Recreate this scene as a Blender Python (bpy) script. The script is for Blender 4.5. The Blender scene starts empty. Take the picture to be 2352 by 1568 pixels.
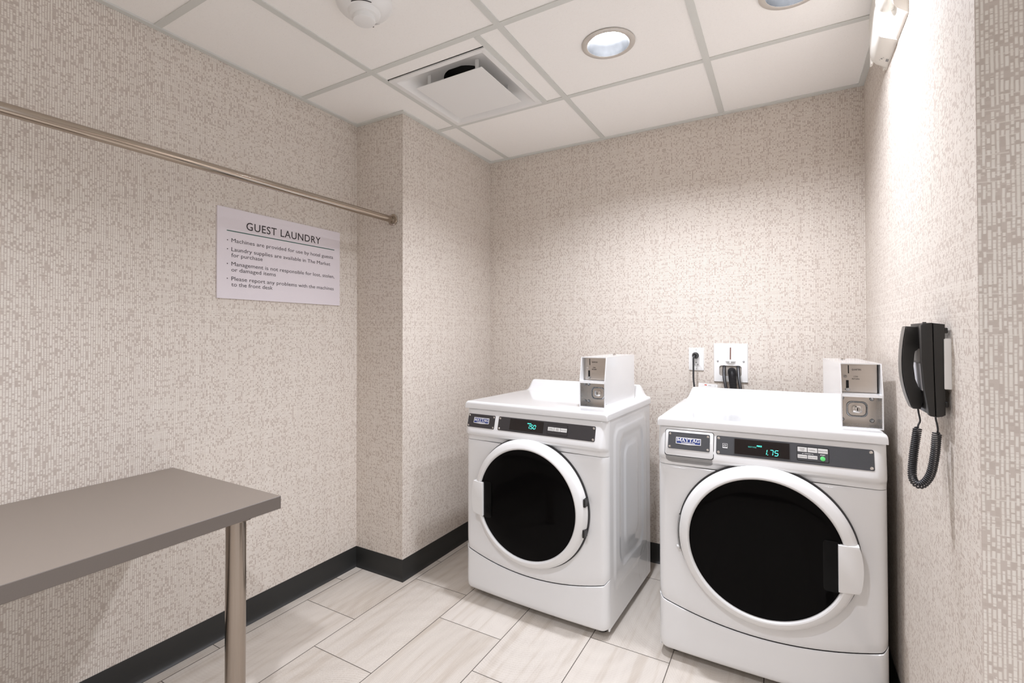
import bpy, bmesh, math, random
from mathutils import Vector, Matrix
S = bpy.context.scene
C = S.collection
PI = math.pi
random.seed(4)

# ------------------------------------------------------------------ camera, exposure, world
XL, XR, YB, YP, XP, H = -1.9306, 0.3058, 2.6461, 1.8241, -1.6159, 2.2899
YR, XH, YW = -1.90, 1.60, 1.217          # rear wall, hall-side wall, return of the right wall
HC = 1.1974
def make_camera():
    f, cx, cy, yaw, pitch, roll = 1119.623, -32.89, -29.845, 0.53247, 0.0124, -0.00109
    sy, cyw = math.sin(yaw), math.cos(yaw)
    fw = Vector((-sy * math.cos(pitch), cyw * math.cos(pitch), math.sin(pitch)))
    r0 = Vector((cyw, sy, 0)); u0 = r0.cross(fw)
    c, s = math.cos(roll), math.sin(roll)
    r = c * r0 + s * u0; u = -s * r0 + c * u0
    cam = bpy.data.cameras.new('camera'); o = bpy.data.objects.new('camera', cam); C.objects.link(o)
    cam.sensor_width = 36.0; cam.sensor_fit = 'HORIZONTAL'
    cam.lens = 36.0 * f / 2352
    cam.shift_x = -cx / 2352; cam.shift_y = cy / 2352
    cam.clip_start = 0.02
    m = Matrix((r, u, -fw)).transposed().to_4x4(); m.translation = Vector((0, 0, HC))
    o.matrix_world = m
    S.camera = o
make_camera()
S.view_settings.view_transform = 'Standard'
S.view_settings.look = 'None'
S.view_settings.gamma = 1.0
S.view_settings.use_curve_mapping = False
S.view_settings.exposure = 0.68
LAMP = 560.0                    # strength of the downlight lenses
LAMP_COL = (0.94, 0.965, 1.05)
w = bpy.data.worlds.new('world'); S.world = w; w.use_nodes = True
w.node_tree.nodes['Background'].inputs[0].default_value = (0.9, 0.93, 1.0, 1)
w.node_tree.nodes['Background'].inputs[1].default_value = 0.70     # ambient fill added through the open right-hand side, standing for an unseen corridor
try:
    S.cycles.max_bounces = 8; S.cycles.diffuse_bounces = 6; S.cycles.glossy_bounces = 4; S.cycles.transmission_bounces = 2
    S.cycles.use_denoising = True; S.cycles.sample_clamp_indirect = 6.0
    S.cycles.caustics_reflective = False; S.cycles.caustics_refractive = False
except Exception:
    pass

# ------------------------------------------------------------------ node helpers
class NT:
    def __init__(s, name):
        s.m = bpy.data.materials.new(name); s.m.use_nodes = True
        s.t = s.m.node_tree; s.n = s.t.nodes; s.b = s.n['Principled BSDF']
    def lk(s, a, b): s.t.links.new(a, b)
    def new(s, typ, **kw):
        n = s.n.new(typ)
        for k, v in kw.items(): setattr(n, k, v)
        return n
    def math(s, op, *a, clamp=False):
        n = s.new('ShaderNodeMath', operation=op, use_clamp=clamp)
        for i, x in enumerate(a):
            if isinstance(x, (int, float)): n.inputs[i].default_value = x
            else: s.lk(x, n.inputs[i])
        return n.outputs[0]
    def comb(s, x, y, z):
        n = s.new('ShaderNodeCombineXYZ')
        for i, v in enumerate((x, y, z)):
            if isinstance(v, (int, float)): n.inputs[i].default_value = v
            else: s.lk(v, n.inputs[i])
        return n.outputs[0]
    def mix(s, f, a, b):
        n = s.new('ShaderNodeMix', data_type='RGBA')
        for sock, v in ((n.inputs[0], f), (n.inputs[6], a), (n.inputs[7], b)):
            if isinstance(v, (int, float)): sock.default_value = v
            elif isinstance(v, tuple): sock.default_value = (*v[:3], 1)
            else: s.lk(v, sock)
        return n.outputs[2]
    def pos(s):
        g = s.new('ShaderNodeNewGeometry'); x = s.new('ShaderNodeSeparateXYZ'); s.lk(g.outputs['Position'], x.inputs[0])
        return x.outputs[0], x.outputs[1], x.outputs[2]
    def nor(s):
        g = s.new('ShaderNodeNewGeometry'); x = s.new('ShaderNodeSeparateXYZ'); s.lk(g.outputs['True Normal'], x.inputs[0])
        return x.outputs[0], x.outputs[1], x.outputs[2]
    def ss(s, v, a, b):
        n = s.new('ShaderNodeMapRange', interpolation_type='SMOOTHSTEP')
        s.lk(v, n.inputs[0]); n.inputs[1].default_value = a; n.inputs[2].default_value = b
        return n.outputs[0]
    def white(s, vec):
        n = s.new('ShaderNodeTexWhiteNoise', noise_dimensions='3D'); s.lk(vec, n.inputs[0]); return n.outputs[0]
    def noise(s, vec, scale, detail=2, rough=.5):
        n = s.new('ShaderNodeTexNoise'); s.lk(vec, n.inputs['Vector'])
        n.inputs['Scale'].default_value = scale; n.inputs['Detail'].default_value = detail; n.inputs['Roughness'].default_value = rough
        return n.outputs[0]
    def bump(s, h, strength, dist):
        n = s.new('ShaderNodeBump'); n.inputs['Strength'].default_value = strength; n.inputs['Distance'].default_value = dist
        s.lk(h, n.inputs['Height']); s.lk(n.outputs[0], s.b.inputs['Normal'])

def simple(name, col, rough=.5, metal=0.0, coat=0.0, emit=None, estr=0.0, spec=None, grain=0.0, aniso=None):
    k = NT(name); b = k.b
    b.inputs['Base Color'].default_value = (*col, 1)
    b.inputs['Roughness'].default_value = rough
    b.inputs['Metallic'].default_value = metal
    b.inputs['Coat Weight'].default_value = coat; b.inputs['Coat Roughness'].default_value = .06
    if spec is not None: b.inputs['Specular IOR Level'].default_value = spec
    if emit:
        b.inputs['Emission Color'].default_value = (*emit, 1); b.inputs['Emission Strength'].default_value = estr
    # every material is procedural: a faint grain in colour or roughness
    tc = k.new('ShaderNodeTexCoord')
    if aniso:
        mp = k.new('ShaderNodeMapping'); mp.inputs['Scale'].default_value = aniso; k.lk(tc.outputs['Object'], mp.inputs[0]); v = mp.outputs[0]
        n = k.noise(v, 1.0, 3, .6)
    else:
        v = tc.outputs['Object']; n = k.noise(v, 420.0, 2, .5)
    if grain:
        k.lk(k.mix(n, tuple(c * (1 - grain) for c in col), tuple(min(1, c * (1 + grain)) for c in col)), b.inputs['Base Color'])
    r = k.new('ShaderNodeMapRange'); k.lk(n, r.inputs[0]); r.inputs[3].default_value = max(0, rough - .04); r.inputs[4].default_value = rough + .04
    k.lk(r.outputs[0], b.inputs['Roughness'])
    return k.m

def wallpaper():
    k = NT('woven_wallpaper')
    x, y, z = k.pos(); nx, ny, nz = k.nor()
    side = k.math('GREATER_THAN', k.math('ABSOLUTE', nx), .5)
    u = k.math('ADD', k.math('MULTIPLY', side, k.math('ADD', y, 7.31)), k.math('MULTIPLY', k.math('SUBTRACT', 1.0, side), x))
    wob = k.noise(k.comb(u, 0, z), 30, 2)
    wz = k.noise(k.comb(u, 4.0, k.math('MULTIPLY', z, .2)), 25, 0)
    uu = k.math('DIVIDE', k.math('ADD', u, k.math('MULTIPLY', wob, .0022)), .0064)
    col = k.math('FLOOR', uu); fu = k.math('FRACT', uu)
    rc = k.white(k.comb(col, 3.3, 1.7)); rw = k.white(k.comb(col, 8.3, 2.7))
    # weft rows, a little wavy
    zr = k.math('DIVIDE', k.math('ADD', z, k.math('MULTIPLY', wz, .004)), .0062)
    row = k.math('FLOOR', zr); fz = k.math('FRACT', zr)
    r1 = k.white(k.comb(col, row, 0.0)); rr = k.white(k.comb(row, 0.5, 9.0))
    # each light thread floats over a few wefts, then dives under one or more
    zl = k.math('ADD', k.math('DIVIDE', z, .0215), k.math('MULTIPLY', rc, 9.0))
    cell = k.math('FLOOR', zl); fl = k.math('FRACT', zl)
    r2 = k.white(k.comb(col, cell, 5.0)); r3 = k.white(k.comb(col, cell, 7.0))
    length = k.math('ADD', .34, k.math('MULTIPLY', r3, .70))
    run = k.math('MULTIPLY', k.math('LESS_THAN', fl, length), k.math('GREATER_THAN', r2, .14))
    patch = k.noise(k.comb(k.math('MULTIPLY', u, .55), 0, z), 38, 2)
    short = k.math('GREATER_THAN', k.math('ADD', r1, k.math('MULTIPLY', k.math('SUBTRACT', patch, .5), .5)), .64)
    on = k.math('MAXIMUM', run, short)
    hw = k.math('ADD', .26, k.math('MULTIPLY', rw, .10))
    bar = k.math('SUBTRACT', 1.0, k.ss(k.math('SUBTRACT', k.math('ABSOLUTE', k.math('SUBTRACT', fu, .5)), hw), -.12, .12))
    weft = k.math('MULTIPLY', k.math('SUBTRACT', 1.0, k.ss(fz, .12, .30)), k.math('GREATER_THAN', k.math('ADD', rr, k.math('MULTIPLY', r1, .6)), .95))
    light = k.math('MULTIPLY', k.math('MULTIPLY', on, bar), k.math('SUBTRACT', 1.0, k.math('MULTIPLY', weft, .7)))
    lb = k.math('MULTIPLY', k.math('SUBTRACT', 1.0, k.ss(fz, .30, .45)), k.math('MULTIPLY', k.math('LESS_THAN', k.math('ADD', rr, k.math('MULTIPLY', k.noise(k.comb(u, k.math('MULTIPLY', row, 3.7), 2.0), 55, 1), .9)), .62), .55))
    light = k.math('MAXIMUM', light, lb)
    tone = k.noise(k.comb(u, 1.0, z), 9, 2)
    dark = k.mix(tone, (.545, .475, .422), (.582, .512, .458))
    dk2 = k.mix(k.math('MULTIPLY', k.math('LESS_THAN', r1, .25), .5), dark, (.500, .432, .380))
    lite = k.mix(r2, (.735, .682, .615), (.772, .725, .662))
    k.lk(k.mix(light, dk2, lite), k.b.inputs['Base Color'])
    k.b.inputs['Roughness'].default_value = .62
    k.b.inputs['Specular IOR Level'].default_value = .35
    k.bump(light, .10, .0005)
    return k.m

def floor_tiles():
    k = NT('stone_look_floor_tile')
    x, y, z = k.pos()
    a = k.math('DIVIDE', k.math('ADD', x, 1.8690), .2996)
    i = k.math('FLOOR', a); fa = k.math('FRACT', a)
    b = k.math('DIVIDE', k.math('SUBTRACT', k.math('ADD', y, k.math('MULTIPLY', i, .2035)), 1.474), .5995)
    j = k.math('FLOOR', b); fb = k.math('FRACT', b)
    gx, gy = .0017 / .2996, .0017 / .5995
    inx = k.math('MULTIPLY', k.ss(fa, gx * .6, gx * 1.2), k.math('SUBTRACT', 1.0, k.ss(fa, 1 - gx * 1.2, 1 - gx * .6)))
    iny = k.math('MULTIPLY', k.ss(fb, gy * .6, gy * 1.2), k.math('SUBTRACT', 1.0, k.ss(fb, 1 - gy * 1.2, 1 - gy * .6)))
    tile = k.math('MULTIPLY', inx, iny)
    ra = k.white(k.comb(i, j, 1.0)); rb = k.white(k.comb(i, j, 2.0)); rc = k.white(k.comb(i, j, 3.0)); rd = k.white(k.comb(i, j, 4.0))
    # soft veins along the tile
    vx = k.math('ADD', fa, k.math('MULTIPLY', rb, 13.0)); vy = k.math('ADD', fb, k.math('MULTIPLY', rc, 7.0))
    vein = k.noise(k.comb(k.math('MULTIPLY', vx, 5.0), k.math('MULTIPLY', vy, .55), ra), 1.6, 4, .6)
    # arcs of a saw-cut end grain about a centre that differs from tile to tile
    cx = k.math('MULTIPLY', k.math('SUBTRACT', fa, k.math('SUBTRACT', k.math('MULTIPLY', rb, 1.6), .3)), .30)
    cyy = k.math('MULTIPLY', k.math('SUBTRACT', fb, k.math('SUBTRACT', k.math('MULTIPLY', rc, 1.4), .2)), .60)
    d = k.math('SQRT', k.math('ADD', k.math('MULTIPLY', cx, cx), k.math('MULTIPLY', k.math('MULTIPLY', cyy, cyy), .35)))
    dw = k.math('ADD', d, k.math('MULTIPLY', k.noise(k.comb(x, y, 0), 9, 2), .012))
    ring = k.math('ADD', .5, k.math('MULTIPLY', k.math('SINE', k.math('MULTIPLY', dw, 900.0)), .5))
    ring2 = k.math('ADD', .5, k.math('MULTIPLY', k.math('SINE', k.math('MULTIPLY', dw, 130.0)), .5))
    brk = k.noise(k.comb(x, y, 3.0), 190, 2)
    arc = k.math('MULTIPLY', k.math('MULTIPLY', ring, k.ss(brk, .38, .58)), k.math('ADD', .15, k.math('MULTIPLY', ra, .85)))
    base = k.mix(rd, (.575, .525, .468), (.650, .602, .548))
    c1 = k.mix(k.math('MULTIPLY', k.ss(vein, .47, .68), .50), base, (.440, .370, .300))
    c2 = k.mix(k.math('MULTIPLY', k.ss(vein, .48, .25), .45), c1, (.700, .655, .600))
    c3 = k.mix(k.math('MULTIPLY', arc, .42), c2, (.400, .335, .275))
    c4 = k.mix(k.math('MULTIPLY', ring2, .16), c3, (.74, .69, .62))
    k.lk(k.mix(tile, (.105, .088, .075), c4), k.b.inputs['Base Color'])
    k.b.inputs['Roughness'].default_value = .42
    k.bump(k.math('ADD', tile, k.math('MULTIPLY', arc, .12)), .35, .0012)
    return k.m

def ceiling_mat():
    k = NT('speckled_ceiling_tile')
    x, y, z = k.pos()
    p = k.comb(x, y, z)
    n = k.noise(p, 330, 2); n2 = k.noise(p, 120, 2)
    sp = k.ss(n, .66, .74)
    base = k.mix(n2, (.915, .900, .872), (.945, .930, .905))
    k.lk(k.mix(k.math('MULTIPLY', sp, .5), base, (.45, .41, .36)), k.b.inputs['Base Color'])
    k.b.inputs['Roughness'].default_value = .9; k.b.inputs['Specular IOR Level'].default_value = .2
    k.bump(n, .25, .001)
    return k.m

M = {}
M['wall'] = wallpaper(); M['floor'] = floor_tiles(); M['ceil'] = ceiling_mat()
M['tee'] = simple('painted_ceiling_tee', (.66, .67, .64), .45, grain=.02)
M['rubber'] = simple('charcoal_rubber_base', (.020, .020, .019), .5, grain=.1)
M['enamel'] = simple('white_enamel', (.77, .775, .78), .13, coat=.5)
M['plastic'] = simple('white_plastic', (.77, .77, .765), .32)
M['cream'] = simple('cream_plastic', (.80, .775, .72), .38)
M['plate_w'] = simple('white_cover_plate', (.82, .82, .81), .3)
M['panel'] = simple('charcoal_panel_film', (.034, .031, .033), .38, grain=.12)
M['panel_b'] = simple('slate_panel_film', (.058, .060, .066), .38, grain=.12)
M['screen'] = simple('display_window', (.009, .006, .006), .16)
M['led'] = simple('lit_display_digit', (.05, .5, .45), .5, emit=(.10, .95, .75), estr=.75)
M['led_dim'] = simple('dim_display_word', (.05, .3, .27), .5, emit=(.10, .80, .65), estr=.28)
M['key'] = simple('pale_key', (.66, .655, .64), .4)
M['ink'] = simple('black_ink', (.02, .018, .02), .5)
M['white_ink'] = simple('white_ink', (.8, .8, .8), .5)
M['blue'] = simple('blue_badge', (.012, .035, .20), .3)
M['green'] = simple('green_button', (.13, .68, .20), .35)
M['glass'] = simple('black_door_glass', (.0035, .0032, .0032), .025, spec=.05)
M['black'] = simple('black_plastic', (.010, .010, .010), .35)
M['gasket'] = simple('dark_gasket', (.035, .035, .037), .5)
M['grey'] = simple('mid_grey_plastic', (.30, .30, .30), .4)
M['steel'] = simple('brushed_steel', (.62, .575, .53), .30, 1.0, grain=.05, aniso=(6, 300, 300))
M['zinc'] = simple('zinc_plated_steel', (.60, .62, .64), .28, 1.0, grain=.05)
M['chrome'] = simple('bright_metal', (.74, .72, .70), .12, 1.0)
M['nickel'] = simple('brushed_nickel_tube', (.44, .38, .32), .12, 1.0, aniso=(400, 4, 400))
M['leg'] = simple('brushed_stainless_tube', (.36, .31, .265), .16, 1.0, aniso=(200, 200, 2))
M['laminate'] = simple('taupe_laminate', (.250, .212, .180), .42, grain=.06)
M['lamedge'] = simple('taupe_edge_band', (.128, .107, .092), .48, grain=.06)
M['sign'] = simple('lilac_grey_sign', (.735, .68, .715), .45, grain=.03)
M['signink'] = simple('sign_lettering', (.030, .022, .026), .5)
M['signrule'] = simple('green_rule', (.012, .085, .065), .5)
M['phone'] = simple('charcoal_phone_plastic', (.020, .019, .018), .40, grain=.15)
M['phone_l'] = simple('grey_phone_trim', (.165, .150, .135), .42)
M['card'] = simple('pale_card', (.66, .66, .70), .5)
M['trim'] = simple('satin_trim_ring', (.60, .565, .52), .38, .35)
M['reflect'] = simple('dark_mirror_reflector', (.022, .0225, .0228), .38, 1.0, aniso=(60, 60, 2))
M['recess'] = simple('recess_black', (.004, .004, .004), .25, spec=.12)
M['dark'] = simple('dark_void', (.006, .005, .005), .8)
M['hose'] = simple('black_rubber_hose', (.030, .030, .033), .34)
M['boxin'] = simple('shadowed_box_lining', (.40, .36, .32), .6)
M['brass'] = simple('copper_lever', (.16, .07, .05), .4)
M['red'] = simple('red_print', (.65, .06, .03), .5)
M['clear'] = simple('grey_led_lens', (.12, .11, .10), .2)

# ------------------------------------------------------------------ mesh helpers
def link(name, me, mat, parent=None, smooth=None):
    o = bpy.data.objects.new(name, me)
    if mat is not None:
        for m_ in (mat if isinstance(mat, (list, tuple)) else [mat]): me.materials.append(m_)
    C.objects.link(o)
    if parent is not None: o.parent = parent
    if smooth is not None:
        for p in me.polygons: p.use_smooth = True
        try: me.set_sharp_from_angle(angle=math.radians(smooth))
        except Exception: pass
    return o
def obj(name, bm, mat, parent=None, smooth=35):
    bmesh.ops.recalc_face_normals(bm, faces=bm.faces)
    me = bpy.data.meshes.new(name); bm.to_mesh(me); bm.free()
    return link(name, me, mat, parent, smooth)
def tag(o, label, cat, group=None):
    o['label'] = label; o['category'] = cat
    if group: o['group'] = group
    return o
def thing(name, label, cat, loc=(0, 0, 0), rz=0, group=None):
    o = bpy.data.objects.new(name, None); C.objects.link(o); o.empty_display_size = .05
    o.location = loc; o.rotation_euler = (0, 0, rz)
    return tag(o, label, cat, group)
def struct(name, bm, mat, smooth=None):
    o = obj(name, bm, mat, None, smooth); o['kind'] = 'structure'; return o

def box(bm, a, b, mi=0, bev=0, seg=2):
    x0, y0, z0 = a; x1, y1, z1 = b
    v = [bm.verts.new(p) for p in ((x0,y0,z0),(x1,y0,z0),(x1,y1,z0),(x0,y1,z0),(x0,y0,z1),(x1,y0,z1),(x1,y1,z1),(x0,y1,z1))]
    fs = [bm.faces.new([v[i] for i in q]) for q in ((3,2,1,0),(4,5,6,7),(0,1,5,4),(1,2,6,5),(2,3,7,6),(3,0,4,7))]
    for f in fs: f.material_index = mi
    if bev:
        es = list({e for f in fs for e in f.edges})
        bmesh.ops.bevel(bm, geom=es, offset=bev, segments=seg, profile=.5, affect='EDGES')
    return v
def quad(bm, pts, mi=0):
    f = bm.faces.new([bm.verts.new(p) for p in pts]); f.material_index = mi; return f
def grid(bm, P, mi=0):
    V = [[bm.verts.new(p) for p in r] for r in P]
    for i in range(len(V) - 1):
        for j in range(len(V[0]) - 1):
            f = bm.faces.new((V[i][j], V[i][j+1], V[i+1][j+1], V[i+1][j])); f.material_index = mi
    return V
def rrect(w_, h_, r, n=5, cx=0, cy=0):
    pts = []
    for qx, qy, a0 in ((w_/2-r, h_/2-r, 0), (-w_/2+r, h_/2-r, 90), (-w_/2+r, -h_/2+r, 180), (w_/2-r, -h_/2+r, 270)):
        for k in range(n + 1):
            a = math.radians(a0 + 90 * k / n); pts.append((cx + qx + r * math.cos(a), cy + qy + r * math.sin(a)))
    return pts
def prism(bm, pts, f0, f1, mi=0, bev=0):
    """pts 2-D outline; f0/f1 map a 2-D point to 3-D for the back and front caps"""
    a = [bm.verts.new(f0(*p)) for p in pts]; b = [bm.verts.new(f1(*p)) for p in pts]
    n = len(pts); fs = [bm.faces.new(a[::-1]), bm.faces.new(b)]
    for i in range(n): fs.append(bm.faces.new((a[i], a[(i+1) % n], b[(i+1) % n], b[i])))
    for f in fs: f.material_index = mi
    if bev: bmesh.ops.bevel(bm, geom=list(fs[1].edges), offset=bev, segments=2, profile=.5, affect='EDGES')
    return fs
def lathe(bm, prof, n=64, mp=None, mi=0, close=False, a0=0, a1=2*PI):
    """prof: (r, h) list; mp(r*cos, r*sin, h) -> point"""
    mp = mp or (lambda a, b, h: (a, b, h))
    full = abs(a1 - a0 - 2*PI) < 1e-6
    R = []
    for r, h in prof:
        if r < 1e-7: R.append([bm.verts.new(mp(0, 0, h))])
        else: R.append([bm.verts.new(mp(r*math.cos(a0+(a1-a0)*k/n), r*math.sin(a0+(a1-a0)*k/n), h)) for k in range(n if full else n+1)])
    for A, B in zip(R[:-1], R[1:]):
        m_ = n
        for k in range(m_):
            k2 = (k+1) % n if full else k+1
            if len(A) == 1 and len(B) == 1: continue
            if len(A) == 1: f = bm.faces.new((A[0], B[k2], B[k]))
            elif len(B) == 1: f = bm.faces.new((A[k], A[k2], B[0]))
            else: f = bm.faces.new((A[k], A[k2], B[k2], B[k]))
            f.material_index = mi
def tube(bm, pts, r, n=12, mi=0, cap=True, rf=None):
    pts = [Vector(p) for p in pts]
    T = []
    for i in range(len(pts)):
        t = (pts[min(i+1, len(pts)-1)] - pts[max(i-1, 0)]).normalized(); T.append(t)
    a = Vector((0, 0, 1)) if abs(T[0].z) < .9 else Vector((1, 0, 0))
    nrm = (a - T[0] * a.dot(T[0])).normalized()
    R = []
    for i, p in enumerate(pts):
        nrm = (nrm - T[i] * nrm.dot(T[i])).normalized(); bi = T[i].cross(nrm)
        rr = rf(i) if rf else r
        R.append([bm.verts.new(p + (nrm * math.cos(2*PI*k/n) + bi * math.sin(2*PI*k/n)) * rr) for k in range(n)])
    for A, B in zip(R[:-1], R[1:]):
        for k in range(n):
            f = bm.faces.new((A[k], A[(k+1) % n], B[(k+1) % n], B[k])); f.material_index = mi
    if cap:
        bm.faces.new(R[0][::-1]).material_index = mi; bm.faces.new(R[-1]).material_index = mi
def smooth_path(ctrl, n=10):
    P = [Vector(p) for p in ctrl]; P = [P[0]*2-P[1]] + P + [P[-1]*2-P[-2]]
    out = []
    for i in range(1, len(P) - 2):
        for k in range(n):
            t = k / n; a, b, c, d = P[i-1], P[i], P[i+1], P[i+2]
            out.append(.5*((2*b)+(c-a)*t+(2*a-5*b+4*c-d)*t*t+(3*b-a-3*c+d)*t**3))
    out.append(P[-2]); return out

_dg = None
def text_bm(bm, s, mp, x, y, size=None, width=None, height=None, align='LEFT', mi=0, bold=0.0, spacing=1.0, shear=0.0):
    """lettering as flat mesh, mapped by mp(u, v)->point; width/height stretch it to the measured extent"""
    cu = bpy.data.curves.new('txt', 'FONT'); cu.body = s; cu.align_x = 'LEFT'; cu.size = 1.0
    cu.offset = bold; cu.space_character = spacing; cu.shear = shear; cu.resolution_u = 3
    o = bpy.data.objects.new('txt', cu); C.objects.link(o)
    dg = bpy.context.evaluated_depsgraph_get(); dg.update()
    me = bpy.data.meshes.new_from_object(o.evaluated_get(dg))
    C.objects.unlink(o); bpy.data.objects.remove(o)
    vs = [v.co.copy() for v in me.vertices]
    if not vs: return
    x0 = min(v.x for v in vs); x1 = max(v.x for v in vs)
    cap = 0.73
    sy = (height / cap) if height else size
    sx = (width / (x1 - x0)) if width else sy
    off = {'LEFT': 0, 'CENTER': -(x1-x0)*sx/2, 'RIGHT': -(x1-x0)*sx}[align]
    V = [bm.verts.new(mp(x + off + (v.x - x0)*sx, y + v.y*sy)) for v in vs]
    for p in me.polygons:
        try: bm.faces.new([V[i] for i in p.vertices]).material_index = mi
        except ValueError: pass
    bpy.data.meshes.remove(me)
def flat(bm, pts, mp, mi=0):
    f = bm.faces.new([bm.verts.new(mp(*p)) for p in pts]); f.material_index = mi

# ------------------------------------------------------------------ room shell
T = .10
bm = bmesh.new(); box(bm, (XL-T, YR-T, -.08), (XH+T, YB+T, 0)); struct('floor', bm, M['floor'])
bm = bmesh.new(); box(bm, (XL-T, YR-T, 0), (XL, YB+T, H+.25)); struct('wall_left', bm, M['wall'])
bm = bmesh.new(); box(bm, (XL, YP, 0), (XP, YB, H+.25)); struct('wall_column', bm, M['wall'])
bm = bmesh.new(); box(bm, (XL, YB, 0), (XR, YB+T, H+.25)); struct('wall_back', bm, M['wall'])
bm = bmesh.new(); box(bm, (XR, YW, 0), (XH+T, YB+T, H+.25)); struct('wall_right', bm, M['wall'])
bm = bmesh.new(); box(bm, (XL, YR-T, 0), (XH+T, YR, H+.25)); struct('wall_rear', bm, M['wall'])

LIGHTS = [(-.566, 1.783), (.030, 1.797), (-.566, -.05), (-1.17, -1.26), (.65, -1.26), (.65, -.05)]  # last three are unseen lamps added for fill
TX = [XL, -1.480, -.8658, -.2623, .347, .956, 1.565, XH]
TY = [YR, -1.572, -.962, -.3525, .2569, .8664, 1.4772, 2.0896, YB]
VENT = (-1.466, 1.562, -.979, 2.078)
ZT = H + .004
bm = bmesh.new()
def ceil_bay(x0, y0, x1, y1):
    c = None
    for lx, ly in LIGHTS:
        if x0 < lx < x1 and y0 < ly < y1: c = (lx, ly)
    if c is None:
        quad(bm, ((x0,y0,ZT),(x0,y1,ZT),(x1,y1,ZT),(x1,y0,ZT))); return
    n = 48; inn, out = [], []
    for k in range(n):
        a = 2*PI*k/n; dx, dy = math.cos(a), math.sin(a)
        inn.append(bm.verts.new((c[0]+.086*dx, c[1]+.086*dy, ZT)))
        ts = []
        if dx > 1e-9: ts.append((x1-c[0])/dx)
        if dx < -1e-9: ts.append((x0-c[0])/dx)
        if dy > 1e-9: ts.append((y1-c[1])/dy)
        if dy < -1e-9: ts.append((y0-c[1])/dy)
        t = min(ts); out.append(bm.verts.new((c[0]+t*dx, c[1]+t*dy, ZT)))
    for k in range(n): bm.faces.new((inn[k], inn[(k+1) % n], out[(k+1) % n], out[k]))
    # corner triangles
    for X, Y in ((x0,y0),(x1,y0),(x1,y1),(x0,y1)):
        a = math.atan2(Y-c[1], X-c[0]) % (2*PI); k = int(a/(2*PI)*n) % n
        v = bm.verts.new((X, Y, ZT))
        try: bm.faces.new((out[k], v, out[(k+1) % n]))
        except ValueError: pass
for i in range(len(TX)-1):
    for j in range(len(TY)-1):
        a = (TX[i], TY[j], TX[i+1], TY[j+1])
        if abs(a[0]+1.480) < .01 and abs(a[1]-1.4772) < .01:
            quad(bm, ((a[0],a[1],ZT),(a[0],1.557,ZT),(-.967,1.557,ZT),(-.967,a[1],ZT)))
            quad(bm, ((-.967,a[1],ZT),(-.967,a[3],ZT),(a[2],a[3],ZT),(a[2],a[1],ZT)))
            quad(bm, ((VENT[0]-.02,a[1],ZT+.12),(VENT[0]-.02,a[3],ZT+.12),(a[2],a[3],ZT+.12),(a[2],a[1],ZT+.12)))
        else: ceil_bay(*a)
# plenum slab above
box(bm, (XL-T, YR-T, H+.25), (XH+T, YB+T, H+.30))
me_c = bm
o = struct('ceiling', bm, M['ceil'])
bm = bmesh.new()
W_ = .0125; Z0, Z1 = H, H+.0035
for x in TX[1:-1]: box(bm, (x-W_, YR, Z0), (x+W_, YB, Z1))
for y in TY[1:-1]:
    xs = [XL] + TX[1:-1] + [XH]
    for a, b in zip(xs[:-1], xs[1:]): box(bm, (a+W_, y-W_, Z0+.0006), (b-W_, y+W_, Z1))
box(bm, (-.967-W_, 1.4772+W_, Z0+.0003), (-.967+W_, 2.0896-W_, Z1))
struct('trim_1', bm, M['tee'])
bm = bmesh.new(); A_ = .021
_az = [0]
def angle(a, b):
    _az[0] += .00025; box(bm, (*a, H-.002-_az[0]), (*b, H+.0034))
angle((XL, YR), (XL+A_, YP)); angle((XL, YP-A_), (XP+A_, YP)); angle((XP, YP), (XP+A_, YB)); angle((XP, YB-A_), (XR, YB))
angle((XR-A_, YW-A_), (XR, YB)); angle((XR, YW-A_), (XH, YW)); angle((XL, YR), (XH, YR+A_))
struct('trim_2', bm, M['tee'])

def cove(name, path, hgt=.099):
    """rubber cove base along a floor path; the wall lies to the right-hand side"""
    prof = [(0, 0), (.016, 0), (.0165, .0015), (.011, .006), (.007, .014), (.0045, .028), (.0035, .06), (.0032, hgt-.004), (.0022, hgt), (0, hgt)]
    pts = [Vector((*p, 0)) for p in path]; rows = []
    for i, p in enumerate(pts):
        d0 = (pts[i]-pts[i-1]).normalized() if i else None
        d1 = (pts[i+1]-pts[i]).normalized() if i < len(pts)-1 else None
        n0 = Vector((-d0.y, d0.x, 0)) if d0 else None; n1 = Vector((-d1.y, d1.x, 0)) if d1 else None
        if n0 is None: m_ = n1
        elif n1 is None: m_ = n0
        else: m_ = (n0+n1)/(1+n0.dot(n1))
        rows.append([p + m_*a + Vector((0, 0, z)) for a, z in prof])
    b_ = bmesh.new(); grid(b_, rows)
    return struct(name, b_, M['rubber'], 50)
cove('baseboard_left', [(XL, YP), (XL, YR)])
cove('baseboard_column', [(XP, YB), (XP, YP), (XL, YP)])
cove('baseboard_back', [(XR, YB), (XP, YB)])
cove('baseboard_right', [(XH, YW), (XR, YW), (XR, YB)])
cove('baseboard_rear', [(XL, YR), (XH, YR)])

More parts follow.
